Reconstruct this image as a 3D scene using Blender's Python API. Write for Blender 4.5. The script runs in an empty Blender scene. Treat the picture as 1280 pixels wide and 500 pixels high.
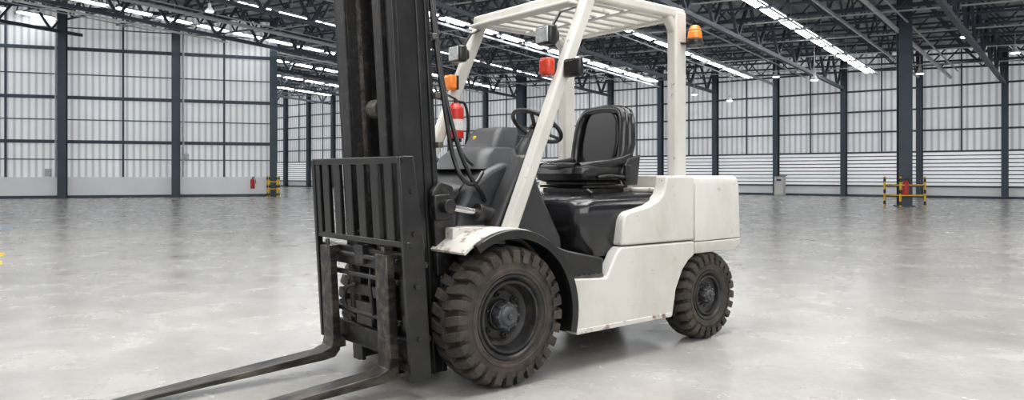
import bpy, math, random
from mathutils import Matrix, Vector
random.seed(4)
S = bpy.context.scene
try:
    S.view_settings.view_transform='Standard'
    S.view_settings.look='None'
except Exception: pass
H=1.07; FPX=931.0

# ---------------------------------------------------------------- materials
def mat(name,c1,c2=None,rough=0.5,metal=0.0,scale=6.0,lo=0.35,hi=0.65,bump=0.0,bscale=None,emit=0.0,ecol=None,coat=0.0,rough2=None,stretch=None,detail=6,speck=None):
    m=bpy.data.materials.new(name); m.use_nodes=True
    nt=m.node_tree; b=nt.nodes['Principled BSDF']
    b.inputs['Base Color'].default_value=(*c1,1)
    b.inputs['Roughness'].default_value=rough
    b.inputs['Metallic'].default_value=metal
    if coat: b.inputs['Coat Weight'].default_value=coat; b.inputs['Coat Roughness'].default_value=0.12
    tc=nt.nodes.new('ShaderNodeTexCoord'); mp=nt.nodes.new('ShaderNodeMapping')
    nt.links.new(tc.outputs['Object'],mp.inputs['Vector'])
    if stretch: mp.inputs['Scale'].default_value=stretch
    if c2 is not None:
        n=nt.nodes.new('ShaderNodeTexNoise'); n.inputs['Scale'].default_value=scale; n.inputs['Detail'].default_value=detail
        n.inputs['Roughness'].default_value=0.62
        nt.links.new(mp.outputs[0],n.inputs['Vector'])
        r=nt.nodes.new('ShaderNodeValToRGB')
        r.color_ramp.elements[0].position=lo; r.color_ramp.elements[1].position=hi
        r.color_ramp.elements[0].color=(*c1,1); r.color_ramp.elements[1].color=(*c2,1)
        nt.links.new(n.outputs['Fac'],r.inputs['Fac']); out=r.outputs['Color']
        if speck:
            (sc,slo,shi,scol)=speck
            n5=nt.nodes.new('ShaderNodeTexNoise'); n5.inputs['Scale'].default_value=sc; n5.inputs['Detail'].default_value=8; n5.inputs['Roughness'].default_value=.7
            nt.links.new(tc.outputs['Object'],n5.inputs['Vector'])
            q5=nt.nodes.new('ShaderNodeMapRange'); q5.inputs['From Min'].default_value=slo; q5.inputs['From Max'].default_value=shi
            nt.links.new(n5.outputs['Fac'],q5.inputs['Value'])
            x5=nt.nodes.new('ShaderNodeMix'); x5.data_type='RGBA'; nt.links.new(q5.outputs[0],x5.inputs[0]); nt.links.new(out,x5.inputs[6]); x5.inputs[7].default_value=(*scol,1)
            out=x5.outputs[2]
        nt.links.new(out,b.inputs['Base Color'])
        if rough2 is not None:
            q=nt.nodes.new('ShaderNodeMapRange'); q.inputs['From Min'].default_value=lo; q.inputs['From Max'].default_value=hi
            q.inputs['To Min'].default_value=rough; q.inputs['To Max'].default_value=rough2
            nt.links.new(n.outputs['Fac'],q.inputs['Value']); nt.links.new(q.outputs[0],b.inputs['Roughness'])
    if bump:
        n2=nt.nodes.new('ShaderNodeTexNoise'); n2.inputs['Scale'].default_value=bscale or scale*4; n2.inputs['Detail'].default_value=4
        nt.links.new(mp.outputs[0],n2.inputs['Vector'])
        bp=nt.nodes.new('ShaderNodeBump'); bp.inputs['Strength'].default_value=bump; bp.inputs['Distance'].default_value=0.02
        nt.links.new(n2.outputs['Fac'],bp.inputs['Height']); nt.links.new(bp.outputs[0],b.inputs['Normal'])
    if emit:
        b.inputs['Emission Color'].default_value=(*(ecol or c1),1); b.inputs['Emission Strength'].default_value=emit
    return m

WHITE=mat('white_paint',(0.62,0.605,0.565),(0.47,0.445,0.40),rough=0.34,scale=2.6,lo=0.44,hi=0.78,bump=0.01,rough2=0.55,stretch=(1,1,.55),speck=(15,.635,.70,(.24,.17,.11)))
RUSTW=mat('white_paint_worn',(0.60,0.585,0.55),(0.19,0.12,0.075),rough=0.5,scale=16,lo=0.53,hi=0.65,bump=0.04)
BLK=mat('black_paint',(0.007,0.0075,0.008),(0.020,0.019,0.018),rough=0.30,scale=9,lo=0.45,hi=0.72,bump=0.03,speck=(30,.65,.74,(.12,.10,.085)))
BLKW=mat('black_paint_worn',(0.010,0.010,0.011),(0.060,0.050,0.041),rough=0.40,scale=20,lo=0.50,hi=0.76,bump=0.08)
GLOSS=mat('black_gloss_hood',(0.008,0.0085,0.010),(0.014,0.014,0.016),rough=0.16,scale=4,bump=0.015,rough2=0.26,coat=0.4)
VINYL=mat('seat_vinyl',(0.009,0.009,0.011),(0.014,0.014,0.016),rough=0.25,scale=30,bump=0.02,bscale=100,coat=0.15)
PLAST=mat('dash_plastic',(0.032,0.036,0.042),(0.048,0.050,0.053),rough=0.45,scale=8,bump=0.02,bscale=90)
PLASTD=mat('dark_plastic',(0.018,0.019,0.021),(0.032,0.032,0.034),rough=0.42,scale=8)
RUB=mat('tyre_rubber',(0.022,0.0195,0.0175),(0.088,0.070,0.054),rough=0.8,scale=7,lo=0.40,hi=0.76,bump=0.15,bscale=45)
RUB2=mat('tyre_sidewall',(0.022,0.019,0.017),(0.085,0.064,0.048),rough=0.72,scale=8,lo=0.38,hi=0.72,bump=0.1,bscale=40)
RIM=mat('rim_dark_steel',(0.018,0.019,0.020),(0.070,0.056,0.044),rough=0.45,metal=0.3,scale=12,lo=0.46,hi=0.76,bump=0.05)
RIMG=mat('rim_grey_brown',(0.10,0.085,0.07),(0.04,0.034,0.029),rough=0.6,metal=0.2,scale=9,bump=0.05)
HUB=mat('hub_grey',(0.085,0.098,0.112),(0.045,0.045,0.047),rough=0.5,metal=0.3,scale=20,bump=0.05)
STEEL=mat('worn_fork_steel',(0.028,0.026,0.025),(0.17,0.145,0.12),rough=0.34,metal=0.5,scale=10,lo=0.44,hi=0.74,bump=0.05,stretch=(0.5,2,2))
CHROME=mat('chrome_rod',(0.65,0.66,0.68),(0.5,0.5,0.5),rough=0.15,metal=1.0,scale=5)
GREY=mat('grey_machined',(0.15,0.14,0.13),(0.06,0.048,0.038),rough=0.5,metal=0.5,scale=16,bump=0.05)
RED=mat('red_paint',(0.62,0.03,0.02),(0.45,0.025,0.02),rough=0.3,scale=6)
LABEL=mat('label_white',(0.75,0.74,0.70),(0.6,0.6,0.55),rough=0.5,scale=60)
REDL=mat('red_lens',(0.62,0.06,0.03),(0.45,0.04,0.02),rough=0.15,scale=20,emit=0.04,ecol=(1,0.1,0.03))
ORL=mat('amber_lens',(0.85,0.24,0.03),(0.7,0.16,0.02),rough=0.15,scale=20,emit=0.12,ecol=(1,0.3,0.03))
LENS=mat('lamp_glass',(0.60,0.62,0.62),(0.35,0.37,0.38),rough=0.1,scale=60,metal=0.3)
YEL=mat('yellow_paint',(0.85,0.55,0.03),(0.7,0.42,0.02),rough=0.45,scale=6)
NAVY=mat('navy_steel',(0.045,0.066,0.092),(0.06,0.08,0.105),rough=0.5,scale=1.5)
NAVYD=mat('truss_steel',(0.038,0.052,0.070),(0.065,0.080,0.10),rough=0.5,scale=0.8)
GALV=mat('galvanised_steel',(0.66,0.68,0.69),(0.50,0.52,0.54),rough=0.45,scale=2)
WBASE=mat('white_wall_base',(0.72,0.73,0.74),(0.66,0.68,0.69),rough=0.5,scale=0.6,emit=0.14)  # slight glow added to the paint to lift the wall base
LOUV=mat('louvre_white',(0.84,0.85,0.86),(0.76,0.78,0.79),rough=0.5,scale=2,emit=0.42,ecol=(0.97,0.98,1.0))  # slats are no lamp; glow added to make the band whiter
LAMPG=mat('lamp_glow',(1,1,1),None,rough=0.5,emit=6.0,ecol=(1,1,1))
GREYBOX=mat('cabinet_grey',(0.62,0.63,0.63),(0.55,0.56,0.56),rough=0.5,scale=3)
BLUEP=mat('blue_floor_paint',(0.28,0.38,0.48),(0.40,0.46,0.50),rough=0.5,scale=5)

def sheet(name,c1,c2,period,emit,vertical=False):
    m=bpy.data.materials.new(name); m.use_nodes=True; nt=m.node_tree; b=nt.nodes['Principled BSDF']
    tc=nt.nodes.new('ShaderNodeTexCoord'); w=nt.nodes.new('ShaderNodeTexWave')
    w.wave_type='BANDS'; w.bands_direction='X'; w.inputs['Scale'].default_value=0.314/period
    nt.links.new(tc.outputs['Object'],w.inputs['Vector'])
    r=nt.nodes.new('ShaderNodeValToRGB'); r.color_ramp.elements[0].color=(*c1,1); r.color_ramp.elements[1].color=(*c2,1)
    r.color_ramp.elements[0].position=0.1; r.color_ramp.elements[1].position=0.55
    nt.links.new(w.outputs['Fac'],r.inputs['Fac'])
    n=nt.nodes.new('ShaderNodeTexNoise'); n.inputs['Scale'].default_value=0.35
    mp=nt.nodes.new('ShaderNodeMapping'); mp.inputs['Scale'].default_value=(1,1,0.3)
    nt.links.new(tc.outputs['Object'],mp.inputs[0]); nt.links.new(mp.outputs[0],n.inputs['Vector'])
    mx=nt.nodes.new('ShaderNodeMix'); mx.data_type='RGBA'; mx.blend_type='MULTIPLY'; mx.inputs[0].default_value=0.3
    nt.links.new(r.outputs[0],mx.inputs[6]); nt.links.new(n.outputs['Fac'],mx.inputs[7])
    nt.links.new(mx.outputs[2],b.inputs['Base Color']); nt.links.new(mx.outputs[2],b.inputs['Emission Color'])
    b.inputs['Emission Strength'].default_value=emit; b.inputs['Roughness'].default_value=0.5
    bp=nt.nodes.new('ShaderNodeBump'); bp.inputs['Strength'].default_value=0.4; bp.inputs['Distance'].default_value=0.03
    nt.links.new(w.outputs['Fac'],bp.inputs['Height']); nt.links.new(bp.outputs[0],b.inputs['Normal'])
    return m
SHEET=sheet('emissive_corrugated_sheet',(0.46,0.485,0.51),(0.74,0.755,0.77),0.28,0.46)  # emission put in to brighten the walls, standing in for daylight through translucent sheeting
DECK=sheet('roof_deck_sheet',(0.22,0.24,0.26),(0.42,0.44,0.46),0.9,0.0)

# ---------------------------------------------------------------- mesh builder
class M:
    def __init__(s,xf=None): s.v=[]; s.f=[]; s.xf=xf
    def add(s,vs,fs):
        o=len(s.v)
        for p in vs:
            p=Vector(p)
            if s.xf is not None: p=s.xf@p
            s.v.append(p)
        s.f+= [tuple(i+o for i in f) for f in fs]
    def box(s,c,d,rot=None):
        hx,hy,hz=d[0]/2,d[1]/2,d[2]/2
        vs=[Vector((x,y,z)) for x in(-hx,hx) for y in(-hy,hy) for z in(-hz,hz)]
        if rot is not None: vs=[rot@p for p in vs]
        c=Vector(c)
        s.add([p+c for p in vs],[(0,1,3,2),(4,6,7,5),(0,4,5,1),(2,3,7,6),(0,2,6,4),(1,5,7,3)])
    def bx(s,x0,x1,y0,y1,z0,z1): s.box(((x0+x1)/2,(y0+y1)/2,(z0+z1)/2),(abs(x1-x0),abs(y1-y0),abs(z1-z0)))
    def bar(s,p0,p1,w,h,up=(0,0,1)):
        p0=Vector(p0);p1=Vector(p1);d=(p1-p0).normalized();up=Vector(up)
        if abs(d.dot(up))>0.99: up=Vector((1,0,0))
        sd=d.cross(up).normalized(); u=sd.cross(d).normalized()
        vs=[]
        for p in(p0,p1):
            for a,b in((-1,-1),(1,-1),(1,1),(-1,1)): vs.append(p+sd*a*w/2+u*b*h/2)
        s.add(vs,[(3,2,1,0),(4,5,6,7),(0,1,5,4),(1,2,6,5),(2,3,7,6),(3,0,4,7)])
    def cyl(s,p0,p1,r,n=20,r2=None):
        if r2 is None:r2=r
        p0=Vector(p0);p1=Vector(p1);d=(p1-p0).normalized();up=Vector((0,0,1))
        if abs(d.dot(up))>0.95: up=Vector((1,0,0))
        a=d.cross(up).normalized();b=d.cross(a).normalized()
        vs=[p0+(a*math.cos(t)+b*math.sin(t))*r for t in[2*math.pi*i/n for i in range(n)]]
        vs+=[p1+(a*math.cos(t)+b*math.sin(t))*r2 for t in[2*math.pi*i/n for i in range(n)]]
        fs=[(i,(i+1)%n,n+(i+1)%n,n+i) for i in range(n)]+[tuple(range(n))[::-1],tuple(range(n,2*n))]
        s.add(vs,fs)
    def prism(s,poly,b0,b1):   # poly in (x,z), extruded along y
        n=len(poly)
        vs=[(x,b0,z) for x,z in poly]+[(x,b1,z) for x,z in poly]
        s.add(vs,[tuple(range(n)),tuple(range(n,2*n))[::-1]]+[(i,n+i,n+(i+1)%n,(i+1)%n) for i in range(n)])
    def prismx(s,poly,a0,a1,shear=0,z0=0):  # poly in (y,z), extruded along x
        n=len(poly)
        vs=[(a0-shear*(z-z0),y,z) for y,z in poly]+[(a1-shear*(z-z0),y,z) for y,z in poly]
        s.add(vs,[tuple(range(n)),tuple(range(n,2*n))[::-1]]+[(i,(i+1)%n,n+(i+1)%n,n+i) for i in range(n)])
    def lathe(s,prof,c,n=56,closed=False): # prof (y,r) about y axis
        vs=[];fs=[]
        k=len(prof)
        for i in range(n):
            t=2*math.pi*i/n
            for y,r in prof: vs.append((c[0]+r*math.cos(t),c[1]+y,c[2]+r*math.sin(t)))
        for i in range(n):
            j=(i+1)%n
            for q in range(k if closed else k-1):
                q2=(q+1)%k
                fs.append((i*k+q,i*k+q2,j*k+q2,j*k+q))
        s.add(vs,fs)
    def tube(s,pts,r,n=10,sub=6):
        P=[Vector(p) for p in pts]; Q=[]
        for i in range(len(P)-1):
            p0=P[max(i-1,0)];p1=P[i];p2=P[i+1];p3=P[min(i+2,len(P)-1)]
            for k in range(sub):
                t=k/sub
                Q.append(0.5*((2*p1)+(p2-p0)*t+(2*p0-5*p1+4*p2-p3)*t*t+(3*p1-p0-3*p2+p3)*t**3))
        Q.append(P[-1]); vs=[];fs=[]; a=None
        for i,q in enumerate(Q):
            d=(Q[min(i+1,len(Q)-1)]-Q[max(i-1,0)]).normalized()
            if a is None:
                a=d.cross(Vector((0.3,0.9,0.1))).normalized()
            a=(a-d*a.dot(d)).normalized(); b=d.cross(a)
            for k in range(n):
                t=2*math.pi*k/n; vs.append(q+(a*math.cos(t)+b*math.sin(t))*r)
        for i in range(len(Q)-1):
            for k in range(n):
                fs.append((i*n+k,i*n+(k+1)%n,(i+1)*n+(k+1)%n,(i+1)*n+k))
        fs.append(tuple(range(n))[::-1]); fs.append(tuple((len(Q)-1)*n+k for k in range(n)))
        s.add(vs,fs)
    def torus(s,c,R,r,nrm,n=48,k=10):
        nrm=Vector(nrm).normalized(); a=nrm.cross(Vector((0,1,0))).normalized(); b=nrm.cross(a); c=Vector(c)
        vs=[];fs=[]
        for i in range(n):
            t=2*math.pi*i/n; d=a*math.cos(t)+b*math.sin(t)
            for j in range(k):
                u=2*math.pi*j/k; vs.append(c+d*(R+r*math.cos(u))+nrm*r*math.sin(u))
        for i in range(n):
            for j in range(k):
                fs.append((i*k+j,((i+1)%n)*k+j,((i+1)%n)*k+(j+1)%k,i*k+(j+1)%k))
        s.add(vs,fs)
    def obj(s,name,m,parent=None,bevel=0,seg=2,smooth=True,loc=None,rotz=0,sub=0):
        me=bpy.data.meshes.new(name); me.from_pydata([tuple(p) for p in s.v],[],s.f); me.update()
        import bmesh
        bm=bmesh.new(); bm.from_mesh(me); bmesh.ops.recalc_face_normals(bm,faces=bm.faces); bm.to_mesh(me); bm.free()
        me.materials.append(m); o=bpy.data.objects.new(name,me); S.collection.objects.link(o)
        if bevel:
            b=o.modifiers.new('bevel','BEVEL'); b.width=bevel; b.segments=seg; b.limit_method='ANGLE'; b.angle_limit=math.radians(35)
            b.harden_normals=False
        if sub:
            q=o.modifiers.new('sub','SUBSURF'); q.levels=sub; q.render_levels=sub
        if smooth:
            for p in me.polygons: p.use_smooth=True
            try:
                me.set_sharp_from_angle(angle=math.radians(38))
            except Exception: pass
        if loc is not None: o.location=loc
        if rotz: o.rotation_euler=(0,0,rotz)
        if parent: o.parent=parent
        return o
def empty(name,loc=(0,0,0),rotz=0):
    e=bpy.data.objects.new(name,None); e.empty_display_size=0.2; e.location=loc; e.rotation_euler=(0,0,rotz)
    S.collection.objects.link(e); return e

# ================================================================ FORKLIFT
fl=empty('forklift',(-0.384,4.192,0),math.atan2(-0.64,-0.77))

def wheel(tag,cx,side,R,W,outer,rimr,N,dual):
    cz=R; cy=outer-W/2
    s=side
    m=M(); h=W/2
    prof=[(-h+.02,rimr-.005),(-h+.004,rimr+.02),(-h,R*0.62),(-h+.002,R-.055),(-h+.02,R-.034),(0,R-.026),(h-.02,R-.034),(h-.002,R-.055),(h,R*0.62),(h-.004,rimr+.02),(h-.02,rimr-.005)]
    m.lathe([(y*s,r) for y,r in prof],(cx,cy*s,cz),72)
    m.lathe([(s*(h-.001),R*.66),(s*(h+.004),R*.67),(s*(h+.004),R*.70),(s*(h-.001),R*.71)],(cx,cy*s,cz),72)
    m.obj('tyre_casing_'+tag,RUB2,fl)
    m=M()
    for i in range(N):
        for sd in(1,-1):
            th=2*math.pi*(i+(0.5 if sd<0 else 0))/N
            hw=2*math.pi/N*0.34
            secs=[(-0.012,R-.03,R,0),(h*.45,R-.03,R,.16),(h*.82,R-.035,R-.004,.30),(h+.006,R-.05,R-.020,.36),(h+.007,R-.080,R-.056,.38)]
            vs=[]
            for k,(y,ri,ro,sk) in enumerate(secs):
                a0=th+sk*2*math.pi/N*0.9; w=hw*(0.75 if k==0 else 1.0)
                if k==4: ri=R-.080
                for rr,aa in((ri,a0-w),(ro,a0-w*.88),(ro,a0+w*.88),(ri,a0+w)):
                    vs.append((cx+rr*math.cos(aa),(cy+y*sd)*s,cz+rr*math.sin(aa)))
            fs=[(0,1,2,3),(16,17,18,19)]
            for k in range(4):
                for j in range(4):
                    fs.append((k*4+j,k*4+(j+1)%4,k*4+4+(j+1)%4,k*4+4+j))
            m.add(vs,fs)
    m.obj('tyre_lugs_'+tag,RUB,fl,bevel=0.003,seg=1)
    # rim
    d=0.075 if dual else 0.045
    m=M()
    pr=[(h-.016,rimr+.012),(h-.004,rimr+.008),(h-.004,rimr-.004),(h-.02,rimr-.016),(h-.03,rimr-.022),(h-.036,rimr-.04),(h-d,rimr-.052),(h-d-.03,rimr-.075)]
    m.lathe([(y*s,r) for y,r in pr],(cx,cy*s,cz),64)
    m.lathe([(s*(h-.02),rimr-.018),(s*(h-.010),rimr-.024),(s*(h-.012),rimr-.036),(s*(h-.03),rimr-.04)],(cx,cy*s,cz),64)
    m.obj('rim_ring_'+tag,RIM,fl)
    m=M()
    m.lathe([(y*s,r) for y,r in[(h-d,rimr-.05),(h-d-.008,rimr-.066),(h-d-.03,rimr-.085),(h-d-.03,.0)]],(cx,cy*s,cz),56)
    nb=6; rb=rimr*.52
    m.obj('rim_disc_'+tag,RIMG if not dual else RIM,fl)
    m=M()
    y0=(cy+h-d-.03)*s
    for i in range(nb):
        t=2*math.pi*(i+.3)/nb
        x=cx+rb*math.cos(t);z=cz+rb*math.sin(t)
        m.cyl((x,y0,z),(x,y0+s*.018,z),.016,6); m.cyl((x,y0+s*.018,z),(x,y0+s*.036,z),.008,10)
    m.cyl((cx,y0,cz),(cx,y0+s*.02,cz),rimr*.40,32,rimr*.36)
    m.obj('wheel_nuts_'+tag,GREY if not dual else BLKW,fl,bevel=.002,seg=1)
    m=M()
    hr=rimr*.33
    m.cyl((cx,y0+s*.02,cz),(cx,y0+s*.075,cz),hr,32,hr*.94)
    m.cyl((cx,y0+s*.075,cz),(cx,y0+s*.088,cz),hr*.8,32,hr*.62)
    m.cyl((cx,y0+s*.088,cz),(cx,y0+s*.098,cz),hr*.25,6)
    for i in range(8):
        t=2*math.pi*i/8; x=cx+hr*.97*math.cos(t);z=cz+hr*.97*math.sin(t)
        m.cyl((x,y0+s*.03,z),(x,y0+s*.080,z),.008,8)
    m.obj('hub_cap_'+tag,HUB,fl,bevel=.003,seg=1)
wheel('front_near',0,1,.355,.22,.605,.205,28,True)
wheel('front_far',0,-1,.355,.22,.605,.205,28,True)
wheel('rear_near',-1.70,1,.285,.18,.565,.150,24,False)
wheel('rear_far',-1.70,-1,.285,.18,.565,.150,24,False)
m=M(); m.cyl((0,-.5,.355),(0,.5,.355),.075,24); m.cyl((-1.7,-.5,.285),(-1.7,.5,.285),.05,20); m.box((-1.7,0,.285),(.2,.5,.16))
m.obj('axles',BLKW,fl,bevel=.01)

# chassis
m=M(); m.bx(-1.45,-.5,-.49,.49,.2,.58); m.bx(-.52,.12,-.32,.32,.2,.72); m.bx(-2.0,-1.45,-.28,.28,.22,.6)
m.obj('chassis_frame',BLKW,fl,bevel=.02)
for s,tag in((1,'near'),(-1,'far')):
    m=M()
    m.prism([(-.455,.215),(-1.30,.195),(-1.335,.36),(-1.40,.475),(-1.46,.53),(-1.518,.56),(-1.518,.648),(-.835,.652),(-.80,.625),(-.71,.488),(-.455,.505)],.50*s,.582*s)
    m.obj('lower_side_panel_'+tag,WHITE,fl,bevel=.012,seg=3)
    m=M()
    m.prism([(-.838,.660),(-1.518,.656),(-1.518,1.062),(-1.245,1.062),(-1.232,1.0),(-1.21,.95),(-1.16,.912),(-1.08,.885),(-.98,.866),(-.90,.852),(-.868,.835),(-.852,.80),(-.845,.73)],.49*s,.582*s)
    m.obj('upper_side_panel_'+tag,WHITE,fl,bevel=.014,seg=3)
    m=M(); m.bx(-1.28,-.47,.5*s,.588*s,.198,.226); m.obj('sill_wear_strip_'+tag,RUSTW,fl,bevel=.004)
    # fender
    m=M(); n=26
    for r_in,r_out,b0,b1 in((.424,.436,.31,.61),(.405,.45,.590,.625)):
        vs=[];fs=[]
        for i in range(n+1):
            t=math.radians(58+(196-58)*i/n)
            for r,b in((r_in,b0),(r_out,b0),(r_out,b1),(r_in,b1)):
                vs.append((r*math.cos(t),b*s,.345+r*math.sin(t)))
        for i in range(n):
            for j in range(4): fs.append((i*4+j,i*4+(j+1)%4,i*4+4+(j+1)%4,i*4+4+j))
        fs+=[(0,1,2,3),(n*4,n*4+1,n*4+2,n*4+3)]
        m.add(vs,fs)
    m.obj('front_fender_'+tag,BLK,fl,bevel=.004,seg=1)
    m=M(); vs=[];fs=[];n=14
    for i in range(n+1):
        t=math.radians(50+(132-50)*i/n)
        for r,b in((.438,.30),(.455,.30),(.455,.592),(.438,.592)):
            vs.append((r*math.cos(t),b*s,.345+r*math.sin(t)))
    for i in range(n):
        for j in range(4): fs.append((i*4+j,i*4+(j+1)%4,i*4+4+(j+1)%4,i*4+4+j))
    fs+=[(0,1,2,3),(n*4,n*4+1,n*4+2,n*4+3)]; m.add(vs,fs)
    m.bx(-.12,.22,.30*s,.40*s,.70,.80)
    m.obj('fender_skin_'+tag,RUSTW,fl,bevel=.004)
    m=M(); m.prism([(-.20,.735),(-.34,.62),(-.43,.45),(-.44,.30),(-.40,.22),(-.47,.22),(-.47,.50),(-.70,.50),(-.70,.60),(-.42,.66)],.34*s,.565*s)
    m.obj('step_quarter_'+tag,BLK,fl,bevel=.01)
    m=M(); m.bx(-.69,-.46,.40*s,.575*s,.495,.512)
    for i in range(6): m.bx(-.68+i*.038,-.665+i*.038,.41*s,.57*s,.512,.518)
    m.obj('step_plate_'+tag,GREY,fl)
# counterweight
def rrect(x0,x1,y0,y1,r,n=6):
    P=[]
    for cx,cy,a in((x1-r,y1-r,0),(x0+r,y1-r,90),(x0+r,y0+r,180),(x1-r,y0+r,270)):
        for i in range(n+1):
            t=math.radians(a+90*i/n); P.append((cx+r*math.cos(t),cy+r*math.sin(t)))
    return P
def loft(m,layers):
    k=len(layers[0][1]); vs=[];fs=[]
    for z,P in layers: vs+=[(x,y,z) for x,y in P]
    for i in range(len(layers)-1):
        for j in range(k): fs.append((i*k+j,i*k+(j+1)%k,(i+1)*k+(j+1)%k,(i+1)*k+j))
    fs.append(tuple(range(k))[::-1]); fs.append(tuple((len(layers)-1)*k+j for j in range(k))); m.add(vs,fs)
def cw(r,back,w,front=-1.526):
    P=[(front,w),]
    n=7
    for i in range(n+1):
        t=math.radians(90+90*i/n); P.append((back+r+r*math.cos(t),w-r+r*math.sin(t)))
    for i in range(n+1):
        t=math.radians(180+90*i/n); P.append((back+r+r*math.cos(t),-w+r+r*math.sin(t)))
    P.append((front,-w)); return P
m=M()
loft(m,[(.645,cw(.13,-2.11,.582)),(1.0,cw(.13,-2.10,.578)),(1.045,cw(.12,-2.085,.568)),(1.062,cw(.11,-2.06,.548))])
m.obj('counterweight_upper',WHITE,fl,bevel=.010,seg=2)
m=M(); loft(m,[(.565,cw(.13,-2.08,.565)),(.60,cw(.13,-2.112,.583)),(.640,cw(.13,-2.112,.583))])
m.obj('counterweight_skirt',WHITE,fl,bevel=.006)
m=M(); m.bx(-2.03,-1.5,-.36,.36,.25,.57); m.obj('counterweight_core',BLK,fl,bevel=.03)
m=M(); m.cyl((-2.13,0,.5),(-2.02,0,.5),.035,20); m.bx(-2.12,-1.95,-.1,.1,.42,.58); m.obj('tow_hitch',BLKW,fl,bevel=.01)

# hood
m=M()
def hl(z,front,w,r=.09): return (z,rrect(-1.5,front,-w,w,r,8))
loft(m,[hl(.60,-.64,.50),hl(.66,-.60,.512),hl(.74,-.575,.52),hl(.84,-.555,.528,.10),hl(.89,-.56,.525,.11),hl(.92,-.58,.51,.12),hl(.94,-.63,.48,.12),hl(.955,-.74,.44,.12)])
m.obj('engine_hood',GLOSS,fl,bevel=0)
m=M(); loft(m,[(.30,rrect(-.9,-.60,-.50,.50,.05)),(.575,rrect(-.9,-.61,-.505,.505,.05)),(.590,rrect(-.9,-.62,-.49,.49,.04))])
m.bx(-.66,-.05,-.42,.42,.50,.53)
m.obj('hood_front_base',GLOSS,fl,bevel=.006)
m=M(); m.bx(-1.52,-1.30,-.46,.46,.955,.985); m.obj('hood_rear_trim',RUSTW,fl,bevel=.01)
m=M(); m.cyl((-.72,.42,.975),(-.72,.46,.955),.015,10); m.obj('hood_latch',BLK,fl)

# seat
sp=empty('seat',(0.05,-.02,0)); sp.parent=fl
m=M(); m.bx(-1.36,-1.0,-.20,.20,.955,.98); m.bx(-1.34,-1.02,-.19,.19,1.005,1.02)
for i in range(5): m.bx(-1.33+.003*i,-1.03,-.185+.006*(i%2),.185-.006*(i%2),.978+i*.006,.982+i*.006)
m.bx(-1.38,-.98,.19,.21,.985,1.0); m.bx(-1.38,-.98,-.21,-.19,.985,1.0)
m.obj('seat_suspension',BLKW,sp,bevel=.003)
m=M()
def cush(z,f,w,r,b=-1.40): return (z,rrect(b,f,-w,w,r,5))
loft(m,[cush(1.02,-.97,.20,.07),cush(1.035,-.935,.235,.09),cush(1.075,-.915,.252,.10),cush(1.11,-.925,.250,.10),cush(1.125,-.955,.232,.09)])
m.obj('seat_cushion_base',VINYL,sp)
m=M()
for s in(1,-1):
    m.tube([(-.97,.17*s,1.110),(-1.08,.20*s,1.125),(-1.25,.215*s,1.145),(-1.38,.22*s,1.18)],.036,12)
m.tube([(-.965,-.15,1.112),(-.945,0,1.115),(-.965,.15,1.112)],.03,12)
m.obj('seat_cushion_bolsters',VINYL,sp)
m=M(); loft(m,[(1.10,rrect(-1.34,-.98,-.165,.165,.05)),(1.132,rrect(-1.34,-.985,-.155,.155,.05)),(1.138,rrect(-1.33,-1.0,-.14,.14,.05))])
m.obj('seat_cushion_pad',VINYL,sp)
out=[(-.17,1.10),(-.235,1.16),(-.255,1.27),(-.245,1.34),(-.235,1.40),(-.225,1.45),(-.19,1.50),(-.13,1.53),(-.06,1.54)]
out=out+[(-y,z) for y,z in out[::-1]]
m=M(); m.prismx(out,-1.40,-1.32,shear=.16,z0=1.1)
m.obj('seat_backrest_shell',VINYL,sp,bevel=.03,seg=4)
inn=[(y*.66,1.13+(z-1.10)*.86) for y,z in out]
m=M(); m.prismx(inn,-1.345,-1.300,shear=.16,z0=1.1); m.obj('seat_backrest_pad',VINYL,sp,bevel=.022,seg=4)
m=M()
for s in(1,-1):
    m.tube([(-1.30,.205*s,1.13),(-1.32,.215*s,1.22),(-1.335,.210*s,1.32),(-1.355,.195*s,1.43),(-1.375,.14*s,1.495),(-1.38,.0,1.51)],.030,12)
m.obj('seat_backrest_bolsters',VINYL,sp)
m=M()
for s in(1,-1):
    m.prism([(-1.42,1.0),(-1.30,1.0),(-1.26,1.08),(-1.33,1.17),(-1.45,1.20)],.235*s,.262*s)
m.obj('seat_hinge_covers',PLASTD,sp,bevel=.008)
m=M(); m.tube([(-1.05,.255,1.05),(-1.15,.27,1.06),(-1.3,.27,1.05)],.012); m.bx(-1.33,-1.28,.26,.285,1.03,1.13); m.obj('seat_belt_buckle',BLKW,sp,bevel=.004)

# cowl / dash
m=M()
m.prism([(.14,.74),(.10,.90),(.02,1.02),(-.10,1.10),(-.20,1.14),(-.28,1.12),(-.33,.98),(-.46,.74)],-.43,.30)
m.obj('cowl_centre',PLAST,fl,bevel=.03,seg=3)
m=M()
m.prism([(.02,.74),(-.10,.98),(-.20,1.17),(-.25,1.18),(-.31,1.02),(-.36,.92),(-.48,.72),(-.50,.52),(-.40,.52),(-.2,.70)],.34,.455)
m.obj('cowl_side_leg_near',PLASTD,fl,bevel=.02,seg=3)
m=M()
m.prism([(.02,.74),(-.10,.98),(-.20,1.17),(-.25,1.18),(-.31,1.02),(-.48,.72),(-.50,.52),(-.40,.52),(-.2,.70)],-.455,-.40)
m.obj('cowl_side_leg_far',PLASTD,fl,bevel=.02,seg=3)
m=M(); loft(m,[(1.10,rrect(-.38,-.04,-.22,.26,.07)),(1.17,rrect(-.38,-.08,-.20,.24,.07)),(1.215,rrect(-.37,-.14,-.18,.22,.06)),(1.225,rrect(-.35,-.17,-.15,.19,.05))])
m.obj('dash_top',PLAST,fl)
m=M(); loft(m,[(1.20,rrect(-.46,-.26,-.22,.10,.04)),(1.32,rrect(-.50,-.32,-.20,.08,.04)),(1.35,rrect(-.50,-.36,-.18,.06,.03))])
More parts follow.
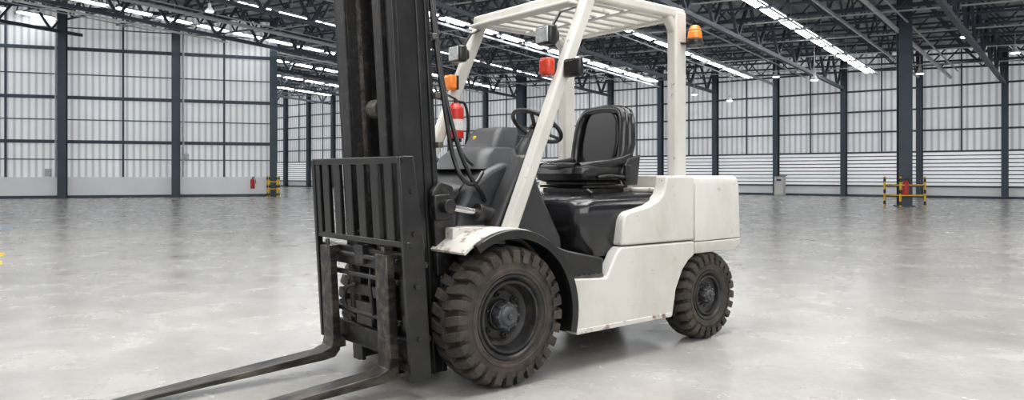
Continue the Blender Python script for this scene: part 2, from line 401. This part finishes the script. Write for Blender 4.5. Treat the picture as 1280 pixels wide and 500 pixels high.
m.obj('instrument_pod',PLAST,fl)
m=M(); m.box((-.33,-.12,1.27),(.06,.03,.06)); m.obj('warning_tag',YEL,fl,bevel=.006)
m=M(); m.prism([(.150,.80),(.120,.92),(.045,1.02),(.052,1.03),(.130,.93),(.160,.80)],-.36,.26); m.obj('cowl_front_panel',GLOSS,fl,bevel=.002)
# steering
n0=Vector((-.42,0,.62)).normalized(); sc=Vector((-.70,0,1.37))
m=M(); m.torus(sc,.165,.0135,n0)
a=n0.cross(Vector((0,1,0))).normalized(); b=n0.cross(a)
for t in(90,210,330):
    d=a*math.cos(math.radians(t))+b*math.sin(math.radians(t)); m.bar(sc-n0*.02+d*.03,sc+d*.16,.022,.01,n0)
m.cyl(sc-n0*.035,sc+n0*.005,.042,24,.036)
kp=sc+(a*math.cos(.6)+b*math.sin(.6))*.165; m.cyl(kp,kp+n0*.04,.010,12); m.cyl(kp+n0*.035,kp+n0*.065,.02,16,.022)
m.obj('steering_wheel',PLASTD,fl)
m=M(); m.cyl(sc-n0*.03,sc-n0*.50,.030,20,.045); m.cyl(sc-n0*.12,sc-n0*.28,.05,20,.06)
m.cyl(sc-n0*.08+Vector((0,.04,0)),sc-n0*.08+Vector((0,.17,.02)),.008,8)
m.cyl(sc-n0*.08-Vector((0,.04,0)),sc-n0*.08-Vector((0,.17,-.02)),.008,8)
m.obj('steering_column',PLASTD,fl)
m=M()
for i in range(3):
    p=Vector((-.36,-.26-.055*i,1.12)); q=p+Vector((-.10,0,.17)); m.cyl(p,q,.007,8); m.cyl(q,q+Vector((-.012,0,.035)),.016,12,.018)
m.obj('control_levers',PLASTD,fl)
m=M(); m.bx(-.40,-.36,.05,.13,.53,.62); m.bx(-.42,-.36,-.2,-.1,.53,.62); m.obj('pedals',BLKW,fl,bevel=.01)

# overhead guard
m=M()
for s in(1,-1):
    m.bar((-.045,.50*s,.745),(-.645,.50*s,2.075),.065,.075,(1,0,0))
    m.bx(-1.495,-1.385,.465*s,.540*s,1.03,2.10)
    m.bx(-1.485,-.60,.47*s,.535*s,2.055,2.12)
    m.bar((-1.44,.50*s,1.93),(-1.34,.50*s,2.07),.06,.05)
m.bx(-.68,-.60,-.53,.53,2.05,2.125)
m.bx(-1.495,-1.42,-.53,.53,2.055,2.12)
m.obj('overhead_guard_frame',WHITE,fl,bevel=.016,seg=3)
m=M()
for i in range(8):
    y=-.415+i*.1186
    m.bx(-1.44,-.65,y-.02,y+.02,2.062,2.112)
m.bx(-1.06,-1.02,-.49,.49,2.050,2.064)
m.obj('overhead_guard_slats',WHITE,fl,bevel=.006)
m=M()
for s in(1,-1): m.box((-.045,.50*s,.752),(.16,.10,.025)); 
m.bx(-.52,-.60,-.47,.47,2.03,2.05)
m.obj('guard_feet',WHITE,fl,bevel=.006)
# lamps
def headlamp(y,tag):
    c=Vector((-.40,y,1.84))
    m=M()
    m.box(c,(.07,.125,.11)); m.box(c+Vector((-.045,0,0)),(.05,.08,.07)); m.obj('headlamp_housing_'+tag,BLK,fl,bevel=.02,seg=3)
    m=M(); m.box(c+Vector((.036,0,0)),(.012,.098,.085)); m.obj('headlamp_lens_'+tag,LENS,fl,bevel=.005)
    m=M(); m.cyl(c+Vector((-.03,0,.04)),c+Vector((-.10,0,.14)),.009,8); m.bar(c+Vector((-.10,0,.14)),Vector((-.62,(abs(y)+.06)*(1 if y>0 else -1),2.03)),.022,.008); m.obj('headlamp_bracket_'+tag,BLK,fl)
headlamp(.42,'near'); headlamp(-.42,'far')
for y,tag in((.455,'near'),(-.465,'far')):
    c=Vector((-.37,y,1.66)); m=M(); m.box(c,(.06,.085,.10)); m.obj('turn_signal_'+tag,REDL if y>0 else ORL,fl,bevel=.02,seg=3)
    m=M(); m.box(c+Vector((-.035,0,0)),(.02,.07,.09)); m.bar(c+Vector((-.03,0,-.01)),c+Vector((-.09,.03 if y>0 else -.03,-.02)),.03,.012); m.obj('turn_signal_base_'+tag,BLK,fl,bevel=.004)
m=M(); m.box((-.43,.60,1.645),(.04,.13,.10)); m.obj('mirror_housing',BLK,fl,bevel=.015,seg=3)
m=M(); m.cyl((-.45,.60,1.645),(-.50,.53,1.70),.008,8); m.obj('mirror_arm',BLK,fl)
m=M(); m.bar((-1.45,.52,1.90),(-1.47,.63,1.88),.05,.012); m.box((-1.47,.62,1.888),(.08,.08,.02)); m.cyl((-1.47,.62,1.895),(-1.47,.62,1.915),.048,24); m.obj('beacon_bracket',BLKW,fl,bevel=.003)
m=M(); m.cyl((-1.47,.62,1.915),(-1.47,.62,1.965),.046,24,.042); m.cyl((-1.47,.62,1.965),(-1.47,.62,2.0),.042,24,.026); m.obj('beacon_lens',ORL,fl,bevel=.008)
# extinguisher on far pillar
c=Vector((-.38,-.42,1.30))
m=M(); m.cyl(c,c+Vector((0,0,.19)),.052,24); m.cyl(c+Vector((0,0,.19)),c+Vector((0,0,.225)),.052,24,.022); m.obj('extinguisher_cylinder',RED,fl,bevel=.004)
m=M(); m.cyl(c+Vector((0,0,.05)),c+Vector((0,0,.12)),.0535,24); m.obj('extinguisher_label',LABEL,fl)
m=M(); m.cyl(c+Vector((0,0,.225)),c+Vector((0,0,.25)),.014,10); m.bar(c+Vector((0,0,.25)),c+Vector((.07,0,.275)),.02,.008); m.bar(c+Vector((0,0,.24)),c+Vector((.06,0,.235)),.02,.006)
m.tube([c+Vector((0,0,.24)),c+Vector((-.05,.03,.22)),c+Vector((-.07,.04,.1)),c+Vector((-.06,.03,-.04))],.009,8); m.bx(-.46,-.36,-.485,-.465,1.28,1.5); m.obj('extinguisher_valve',BLK,fl)

# ------------------------------------------------ mast
piv=Vector((.30,0,.15))
T=Matrix.Translation(piv)@Matrix.Rotation(math.radians(3.5),4,'Y')@Matrix.Translation(-piv)
for s,tag in((1,'near'),(-1,'far')):
    m=M(T)
    m.bx(.19,.41,.278*s,.292*s,.05,2.25); m.bx(.19,.218,.215*s,.303*s,.05,2.25); m.bx(.380,.41,.235*s,.303*s,.05,2.25)
    m.bx(.255,.268,.28*s,.300*s,.05,2.25)
    m.obj('mast_outer_rail_'+tag,BLK,fl,bevel=.004)
    m=M(T)
    m.bx(.235,.425,.205*s,.222*s,.07,2.30); m.bx(.235,.255,.15*s,.222*s,.07,2.30); m.bx(.41,.432,.15*s,.222*s,.07,2.30)
    m.obj('mast_inner_rail_'+tag,BLKW,fl,bevel=.004)
    m=M(T)
    m.cyl((.165,.175*s,.12),(.165,.175*s,1.55),.036,20)
    m.cyl((.165,.175*s,1.50),(.165,.175*s,1.56),.044,20)
    m.obj('lift_cylinder_'+tag,BLK,fl)
    m=M(T); m.cyl((.165,.175*s,1.55),(.165,.175*s,2.22),.020,16); m.obj('lift_rod_'+tag,CHROME,fl)
    m=M(T)
    for i in range(95):
        z=.5+i*.0185; w=.010 if i%2 else .014
        m.box((.375,.095*s,z),(.012,w*2,.017))
    m.obj('lift_chain_'+tag,GREY,fl)
    m=M(T); m.prism([(.16,.55),(.24,.55),(.25,.98),(.20,1.03),(.12,1.0),(.10,.86)],.30*s,.335*s); m.box((.20,.325*s,.90),(.10,.06,.13))
    m.bx(.10,.22,.296*s,.33*s,.12,.56)
    m.obj('mast_mount_plate_'+tag,BLKW,fl,bevel=.008)
    m=M(T)
    for a_,z_ in((.20,.93),(.20,.87),(.32,.62),(.32,.25),(.16,.30)): m.cyl((a_,.29*s,z_),(a_,.35*s,z_),.017,6)
    m.obj('mount_bolts_'+tag,GREY,fl,bevel=.002)
    m=M(); m.cyl((.22,.37*s,.905),(.02,.37*s,.87),.018,16); m.obj('tilt_rod_'+tag,CHROME,fl)
    m=M(); m.cyl((.04,.37*s,.875),(-.30,.37*s,.80),.038,20); m.cyl((.05,.37*s,.877),(.02,.37*s,.87),.046,20); m.cyl((.24,.335*s,.91),(.24,.41*s,.91),.035,20); m.obj('tilt_cylinder_'+tag,BLKW,fl,bevel=.003)
m=M(T)
m.bx(.17,.20,-.30,.30,.08,.24); m.bx(.17,.20,-.30,.30,.95,1.03); m.bx(.17,.20,-.30,.30,2.12,2.24)
m.bx(.30,.36,-.21,.21,2.22,2.30); m.bx(.30,.36,-.21,.21,.10,.18)
m.obj('mast_cross_members',BLK,fl,bevel=.005)
m=M(T)
for s in(1,-1):
    m.cyl((.36,.07*s,2.14),(.36,.12*s,2.14),.06,28); m.cyl((.34,.05*s,1.42),(.34,.0*s,1.42),.05,24)
m.bx(.27,.33,-.02,.03,1.30,1.50)
m.obj('chain_sheaves',GREY,fl,bevel=.004)
m=M()
m.tube([(.28,.25,2.2),(.26,.27,1.9),(.235,.30,1.6),(.20,.33,1.3),(.175,.345,1.15),(.14,.37,1.05),(.06,.36,1.02),(-.02,.33,1.08)],.012,10)
m.tube([(.25,.22,2.2),(.23,.25,1.9),(.20,.28,1.55),(.15,.33,1.25),(.08,.36,1.06),(.0,.34,.98),(-.06,.30,.93)],.012,10)
m.tube([(.22,.20,2.2),(.20,.22,1.8),(.15,.25,1.45),(.10,.3,1.2),(.02,.3,1.12)],.009,10)
m.tube([(.26,-.30,2.2),(.24,-.31,1.8),(.18,-.30,1.4),(.10,-.28,1.1)],.012,10)
m.tube([(.10,-.15,1.9),(.12,-.12,1.6),(.10,-.1,1.35),(.03,-.1,1.15)],.014,10)
m.obj('hydraulic_hoses',BLK,fl)
m=M(T)
for z in(1.75,1.45,1.2): m.bx(.165,.195,.23,.33,z,z+.03)
m.obj('hose_clamps',GREY,fl,bevel=.003)

# carriage & backrest
m=M(T)
m.bx(.44,.475,-.47,.47,.60,.70); m.bx(.44,.475,-.47,.47,.17,.28); 
m.bx(.40,.45,-.14,-.10,.17,.78); m.bx(.40,.45,.10,.14,.17,.78)
m.bx(.44,.46,-.12,.12,.44,.50)
m.bx(.43,.47,-.47,-.43,.2,.7)
m.obj('fork_carriage',BLKW,fl,bevel=.006)
m=M(T)
for z in(.66,.56,.36): m.cyl((.485,-.36,z),(.485,.36,z),.014,12)
for s in(-1,1):
    m.cyl((.42,.14*s,.24),(.42,.20*s,.24),.035,16); m.cyl((.42,.14*s,.66),(.42,.20*s,.66),.035,16)
m.tube([(.47,-.1,.5),(.49,-.18,.47),(.49,-.2,.38),(.47,-.12,.32)],.01); m.tube([(.46,.05,.60),(.50,.10,.52),(.50,.12,.40),(.46,.05,.30)],.010)
m.bx(.46,.49,-.08,.08,.30,.42); m.bx(.46,.50,-.05,.04,.62,.72)
m.obj('carriage_fittings',BLKW,fl,bevel=.003)
m=M(T)
m.bx(.475,.505,-.485,.485,1.135,1.170)
m.bx(.475,.505,-.485,.485,.735,.765)
for y in(-.445,-.335,-.205,-.075,.06,.20,.335): m.bx(.478,.502,y-.036,y+.036,.745,1.15)
for y in(-.475,): m.bx(.475,.51,y-.014,y+.014,.17,1.165); 
m.obj('load_backrest',BLK,fl,bevel=.004)
m=M(T)
m.prism([(.475,.10),(.515,.10),(.520,1.168),(.44,1.168),(.405,.75),(.40,.10)],.452,.480)
m.bx(.41,.50,.30,.47,.14,.17)
m.obj('load_backrest_end_plate',BLK,fl,bevel=.004)
m=M(T)
for z in(1.0,.8,.55,.3): m.cyl((.46,.48,z),(.46,.49,z),.013,6)
m.obj('end_plate_bolts',BLKW,fl)
for s,tag in((1,'near'),(-1,'far')):
    y=.30*s; w=.058
    m=M(T)
    poly=[(.505,.70),(.545,.70),(.552,.20),(.565,.155),(.62,.137),(1.62,.112),(1.62,.100),(.60,.092),(.545,.098),(.515,.13),(.505,.20)]
    m.prism(poly,y-w,y+w)
    m.bx(.475,.51,y-.05,y+.05,.66,.70); m.bx(.475,.51,y-.05,y+.05,.14,.19); m.cyl((.525,y,.695),(.525,y,.735),.012,10)
    m.obj('fork_'+tag,STEEL,fl,bevel=.008,seg=2)

# ================================================================ BUILDING
fm=bpy.data.materials.new('polished_concrete'); fm.use_nodes=True; nt=fm.node_tree; b=nt.nodes['Principled BSDF']
tc=nt.nodes.new('ShaderNodeTexCoord')
def noise(sc,det=8,ro=.6,dist=0):
    n=nt.nodes.new('ShaderNodeTexNoise'); n.inputs['Scale'].default_value=sc; n.inputs['Detail'].default_value=det; n.inputs['Roughness'].default_value=ro; n.inputs['Distortion'].default_value=dist
    nt.links.new(tc.outputs['Object'],n.inputs['Vector']); return n
n1=noise(.7,8,.58,.5); n2=noise(2.2,6,.55,.3); n3=noise(22,7,.7)
r1=nt.nodes.new('ShaderNodeValToRGB'); e=r1.color_ramp.elements
e[0].position=.28;e[0].color=(.36,.35,.332,1);e[1].position=.70;e[1].color=(.50,.492,.475,1)
nt.links.new(n1.outputs['Fac'],r1.inputs['Fac'])
r2=nt.nodes.new('ShaderNodeValToRGB'); e=r2.color_ramp.elements
e[0].position=.28;e[0].color=(.80,.795,.785,1);e[1].position=.68;e[1].color=(1,1,1,1)
nt.links.new(n2.outputs['Fac'],r2.inputs['Fac'])
mx=nt.nodes.new('ShaderNodeMix'); mx.data_type='RGBA'; mx.blend_type='MULTIPLY'; mx.inputs[0].default_value=.85
nt.links.new(r1.outputs[0],mx.inputs[6]); nt.links.new(r2.outputs[0],mx.inputs[7])
r3=nt.nodes.new('ShaderNodeValToRGB'); e=r3.color_ramp.elements
e[0].position=.33;e[0].color=(.80,.79,.78,1);e[1].position=.58;e[1].color=(1,1,1,1)
nt.links.new(n3.outputs['Fac'],r3.inputs['Fac'])
mx2=nt.nodes.new('ShaderNodeMix'); mx2.data_type='RGBA'; mx2.blend_type='MULTIPLY'; mx2.inputs[0].default_value=.5
nt.links.new(mx.outputs[2],mx2.inputs[6]); nt.links.new(r3.outputs[0],mx2.inputs[7])
nt.links.new(mx2.outputs[2],b.inputs['Base Color'])
mr=nt.nodes.new('ShaderNodeMapRange'); mr.inputs['From Min'].default_value=.3; mr.inputs['From Max'].default_value=.7; mr.inputs['To Min'].default_value=.17; mr.inputs['To Max'].default_value=.32
nt.links.new(n2.outputs['Fac'],mr.inputs['Value']); nt.links.new(mr.outputs[0],b.inputs['Roughness'])
b.inputs['Specular IOR Level'].default_value=.65
bp=nt.nodes.new('ShaderNodeBump'); bp.inputs['Strength'].default_value=.012; bp.inputs['Distance'].default_value=.01
nt.links.new(n2.outputs['Fac'],bp.inputs['Height']); nt.links.new(bp.outputs[0],b.inputs['Normal'])
m=M(); m.bx(-50,60,-12,80,-.2,0); m.obj('floor',fm,smooth=False)

ev=Vector((.781,-.625,0)); nv=Vector((-.625,-.781,0)); P0=Vector((0,49.6,0))
def G(p,q,z): return P0+ev*p+nv*q+Vector((0,0,z))
def ceilz(p,q=0): return 7.8-.04*p+.045*q
ang_r=math.atan2(-.625,.781)
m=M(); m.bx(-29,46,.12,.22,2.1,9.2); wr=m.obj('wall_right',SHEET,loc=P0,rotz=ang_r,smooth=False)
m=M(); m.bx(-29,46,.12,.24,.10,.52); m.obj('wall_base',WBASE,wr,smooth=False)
m=M(); m.bx(-29,46,.04,.12,0,.10); m.obj('base_kerb',NAVY,wr,smooth=False)
m=M()
rx=Matrix.Rotation(math.radians(28),3,'X')
for i in range(9): m.box((8.5,.13,.62+i*.175),(75,.012,.135),rx)
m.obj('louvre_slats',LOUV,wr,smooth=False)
m=M(); m.bx(-29,46,.20,.24,.5,2.1); m.obj('louvre_backing',NAVY,wr,smooth=False)
m=M()
for z in(.52,2.12,3.1,4.1,5.1,6.1,7.1,8.1): m.bx(-29,46,.03,.11,z-.04,z+.04)
p=14.3-3.3*13
while p<45:
    m.bx(p+1.62,p+1.68,.04,.10,2.1,8.6) ; p+=3.3
m.obj('wall_girts',NAVY,wr,smooth=False)
m=M(); p=14.3-3.3*13
while p<45:
    h=ceilz(p)-.1
    m.bx(p-.12,p+.12,-.32,-.28,0,h); m.bx(p-.12,p+.12,.0,.03,0,h); m.bx(p-.02,p+.02,-.28,.0,0,h); p+=3.3
m.obj('wall_columns',NAVY,wr,smooth=False)

# --- left wall
A=Vector((-11.7,36.5,0)); L=34
ang_l=math.atan2(.35,1)
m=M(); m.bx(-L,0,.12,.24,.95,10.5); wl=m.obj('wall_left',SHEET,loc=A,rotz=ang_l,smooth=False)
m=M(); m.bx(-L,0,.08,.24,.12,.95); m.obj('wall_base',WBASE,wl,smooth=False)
m=M(); m.bx(-L,0,.04,.2,0,.12); m.obj('base_kerb',NAVY,wl,smooth=False)
m=M()
for z in(2.55,4.55,6.75,8.6): m.bx(-L,0,.02,.12,z-.075,z+.075)
for z in(1.75,3.55,5.6,7.7): m.bx(-L,0,.06,.12,z-.022,z+.022)
xs=[0.0,-4.35,-9.0,-13.6,-18.2,-22.8]
for x in xs:
    for f in(.5,): m.bx(x-4.5*f-.04,x-4.5*f+.04,.04,.12,.95,9.6)
m.obj('wall_girts',NAVY,wl,smooth=False)
m=M()
for x in xs:
    w=.17
    m.bx(x-w,x+w,-.36,-.32,0,9.2); m.bx(x-w,x+w,-.03,.0,0,9.2); m.bx(x-.02,x+.02,-.32,-.03,0,9.2); m.bx(x-.2,x+.2,-.4,.02,0,.06)
m.obj('wall_columns',NAVY,wl,smooth=False)
m=M(); m.cyl((-4.05,.0,.95),(-4.05,.0,8),.05,8); m.cyl((-9.3,.0,.95),(-9.3,.0,8),.04,8); m.obj('downpipes',GALV,wl)
m=M(); m.box((-9.6,0.0,1.15),(.25,.14,.35)); m.box((-3.9,0.0,1.9),(.2,.12,.3)); m.obj('switch_boxes',GREYBOX,wl,bevel=.02)
B=Vector((-21.9,67.0,0)); dv=B-A
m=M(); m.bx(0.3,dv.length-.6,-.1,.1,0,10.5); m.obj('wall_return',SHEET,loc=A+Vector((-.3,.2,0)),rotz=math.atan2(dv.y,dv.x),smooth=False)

# --- ceiling
m=M()
pa,pb,qa,qb=-32,58,-.5,46
vs=[]
for dz in(0,.12):
    for p,q in((pa,qa),(pb,qa),(pb,qb),(pa,qb)):
        vs.append((p,-q,ceilz(p,q)+dz))
m.add(vs,[(0,1,2,3),(4,7,6,5),(0,4,5,1),(1,5,6,2),(2,6,7,3),(3,7,4,0)])
ceil=m.obj('ceiling',DECK,loc=P0,rotz=ang_r,smooth=False)
tr=M(); tw=M()
def truss(p0,p1,q0,q1,depth,w,pitch,mb,mw=None):
    mw=mw or mb
    n=int(max(abs(p1-p0),abs(q1-q0))/pitch)
    def pt(f,z): 
        p=p0+(p1-p0)*f;q=q0+(q1-q0)*f
        return Vector((p,-q,ceilz(p,q)-.12-z))
    mb.bar(pt(0,0.06),pt(1,0.06),w,w); mw.bar(pt(0,depth),pt(1,depth),w,w)
    for i in range(n):
        f0=i/n;f1=(i+.5)/n;f2=(i+1)/n
        mb.bar(pt(f0,.06),pt(f1,depth),w*.7,w*.7); mb.bar(pt(f1,depth),pt(f2,.06),w*.7,w*.7)
q=1.2
while q<36:
    truss(-30,50,q,q,.95,.075,1.6,tr); q+=1.7
tr.obj('roof_joists',NAVYD,ceil,smooth=False)
tr=M()
for k in range(-6,6):
    p=14.3+6.6*k
    truss(p,p,.2,37,1.6,.14,2.0,tr)
    if k%2: truss(p+3.3,p+3.3,.2,37,1.2,.08,1.6,tr,tw)
tr.obj('roof_girders',NAVYD,ceil,smooth=False)
tw.cyl((2.2,-13,ceilz(2.2,13)-1.25),(2.2,-37,ceilz(2.2,37)-1.25),.08,8)
q=2.7
while q<36:
    tw.bar((-30,-q,ceilz(-30,q)-1.15),(50,-q,ceilz(50,q)-1.15),.045,.045); q+=3.4
for k in range(-12,12):
    p=12.6+3.3*k; tw.bar((p,-.5,ceilz(p,.5)-1.15),(p,-37,ceilz(p,37)-1.15),.045,.045)
for p in(17.5,25.5): tw.cyl((p,-.5,ceilz(p,.5)-1.4),(p,-37,ceilz(p,37)-1.4),.07,8)
tw.obj('roof_services',GALV,ceil,smooth=False)
m=M(); mh=M()
ry=Matrix.Rotation(-math.atan(.045),3,'X')
for p in(-24,-18,-12,-6,-.5,5.5,11.1,16.6,22.3,30.5,37):
    q=1.0
    while q<36:
        z=ceilz(p,q+.7)-1.12
        for dx in(-.14,.14): m.box((p+dx,-(q+.7),z),(.11,1.34,.03),ry)
        mh.box((p,-(q+.7),z+.05),(.44,1.40,.06),ry)
        mh.bar((p,-(q+.7),z+.05),(p,-(q+.7),z+1.1),.02,.02)
        q+=1.75
m.obj('light_strip_tubes',mat('fluorescent_tube',(1,1,1),None,emit=15.0,ecol=(0.98,0.99,1.0)),ceil,smooth=False)
mh.obj('light_strip_housings',GALV,ceil,smooth=False)
def column(x,y,w,name='steel_column'):
    d=Vector((x,y,0))-P0; hh=ceilz(d.dot(ev),d.dot(nv))-.05
    m=M(); m.bx(-w/2,w/2,-w/2,-w/2+.04,0,hh); m.bx(-w/2,w/2,w/2-.04,w/2,0,hh); m.bx(-.03,.03,-w/2+.04,w/2-.04,0,hh); m.bx(-w*.7,w*.7,-w*.7,w*.7,0,.04)
    return m.obj(name,NAVY,loc=(x,y,0),rotz=ang_r*.4,smooth=False)
column(13.12,24.9,.40)
column(0.5,47.0,.40)
column(-9.2,54,.4)
def barrier(x,y,w,h=1.0):
    e_=empty('safety_barrier',(x,y,0),.1)
    m=M()
    for sx in(-1,1):
        for sy in(-1,1):
            m.cyl((sx*w/2,sy*w/2,0),(sx*w/2,sy*w/2,h),.036,12)
    for z in(.38,.72):
        for sy in(-1,1): m.bar((-w/2,sy*w/2,z),(w/2,sy*w/2,z),.03,.04)
        for sx in(-1,1): m.bar((sx*w/2,-w/2,z),(sx*w/2,w/2,z),.03,.04)
    m.obj('posts_and_rails',YEL,e_)
    m=M()
    for sx in(-1,1):
        for sy in(-1,1):
            for z in(.12,.5,.88): m.cyl((sx*w/2,sy*w/2,z-.06),(sx*w/2,sy*w/2,z+.06),.039,12)
    m.obj('black_bands',BLK,e_)
barrier(13.12,24.9,.86)
barrier(-11.35,35.4,.45)
def ext(loc,rz=0,k=1.0):
    e_=empty('fire_extinguisher',loc,rz)
    m=M(); m.cyl((0,0,.0),(0,0,.42*k),.10*k,20); m.cyl((0,0,.42*k),(0,0,.5*k),.10*k,20,.03*k); m.obj('cylinder',RED,e_,bevel=.01)
    m=M(); m.cyl((0,0,.5*k),(0,0,.56*k),.03*k,10); m.bar((0,0,.56*k),(.12*k,0,.58*k),.03*k,.02*k); m.tube([(0,0,.53*k),(.12*k,-.02,.5*k),(.14*k,-.02,.25*k)],.015*k); m.obj('valve_and_hose',BLK,e_)
    m=M(); m.box((0,.12*k,.3*k),(.16*k,.05,.3*k)); m.obj('wall_bracket',GREYBOX,e_)
def onleft(px):
    t=(px-640)/FPX
    Y=(A.y-.35*A.x)/(1-.35*t); X=t*Y; return X,Y
X,Y=onleft(77); ext((X+.03,Y-.12,.38),ang_l)
X,Y=onleft(316); ext((X+.03,Y-.12,.38),ang_l)
ext((12.95,24.5,0.05+.35),0,.95)
e_=empty('electrical_cabinet',G(18.0,.75,0),ang_r)
m=M(); m.bx(-.25,.25,-.15,.15,0,.98); m.obj('body',GREYBOX,e_,bevel=.02)
m=M(); m.bx(-.21,.21,-.17,-.15,.08,.62); m.bx(-.21,.21,-.17,-.15,.68,.92); m.obj('doors',LABEL,e_,bevel=.01)
m=M(); m.bx(-.12,.12,-.18,-.165,.74,.84); m.bx(-.3,.3,-.2,.2,.98,1.02); m.obj('panel_and_cap',NAVY,e_)
def pend(px,py,Yd):
    X=(px-640)/FPX*Yd; Z=H-(py-218)/FPX*Yd
    e_=empty('pendant_lamp',(X,Yd,Z))
    d=Vector((X,Yd,0))-P0; zc=ceilz(d.dot(ev),d.dot(nv))
    m=M(); m.cyl((0,0,.25),(0,0,zc-Z),.012,6); m.cyl((0,0,.0),(0,0,.16),.18,20,.06); m.cyl((0,0,.16),(0,0,.3),.06,12); m.obj('shade_and_stem',GALV,e_)
    m=M(); m.cyl((0,0,-.03),(0,0,0),.14,16); m.obj('bulb',LAMPG,e_)
for px,py,Yd in((1018,100,30),(1207,46,24),(1269,66,26),(970,96,34),(912,126,38),(262,14,28),(868,118,38),(426,110,46),(1150,92,31)): pend(px,py,Yd)
def mark(name,m_,pts):
    m=M(); n=len(pts); m.add([(x,y,.001) for x,y in pts]+[(x,y,.004) for x,y in pts],[tuple(range(n)),tuple(range(n,2*n))]+[(i,(i+1)%n,n+(i+1)%n,n+i) for i in range(n)]); m.obj(name,m_,smooth=False)
def fp(px,py):
    Yd=H*FPX/(py-218); return ((px-640)/FPX*Yd,Yd)
mark('floor_marking',BLUEP,[fp(-40,267),fp(20,267),fp(19,269.5),fp(-40,269.5)])
mark('floor_marking',BLUEP,[fp(-40,283),fp(16,283),fp(15,288),fp(-40,288)])
mark('floor_marking',YEL,[fp(-60,318),fp(6,316),fp(5,320),fp(-60,323)])
mark('floor_marking',YEL,[fp(-60,328),fp(3,326),fp(2,331),fp(-60,334)])

# ================================================================ LIGHT
w=bpy.data.worlds.new('world'); S.world=w; w.use_nodes=True
bg=w.node_tree.nodes['Background']; bg.inputs[0].default_value=(.98,.985,1,1); bg.inputs[1].default_value=0.8
def area(name,loc,sx,sy,e,target=None):
    l=bpy.data.lights.new(name,'AREA'); l.shape='RECTANGLE'; l.size=sx; l.size_y=sy; l.energy=e; l.color=(1,.985,.96)
    o=bpy.data.objects.new(name,l); o.location=loc; S.collection.objects.link(o)
    if target is not None:
        o.rotation_euler=(Vector(target)-Vector(loc)).to_track_quat('-Z','Y').to_euler()
area('added_area_lamp',(0.5,4.5,5.6),5,5,640)  # unseen lamps added overhead for brightness, not openings in the roof
area('added_area_lamp',(3,-4,5.2),9,5,460,(0,6,0.5))
area('added_area_lamp',(-9,8,5.8),6,8,520)
area('added_area_lamp',(10,9,5.6),6,8,520)
# ================================================================ CAMERA
cd=bpy.data.cameras.new('camera'); cam=bpy.data.objects.new('camera',cd); S.collection.objects.link(cam)
cam.location=(0,0,H); cam.rotation_euler=(math.pi/2,0,0)
cd.sensor_width=36; cd.lens=FPX/1280*36; cd.shift_y=-32/1280; cd.clip_end=300; cd.clip_start=.05
S.camera=cam
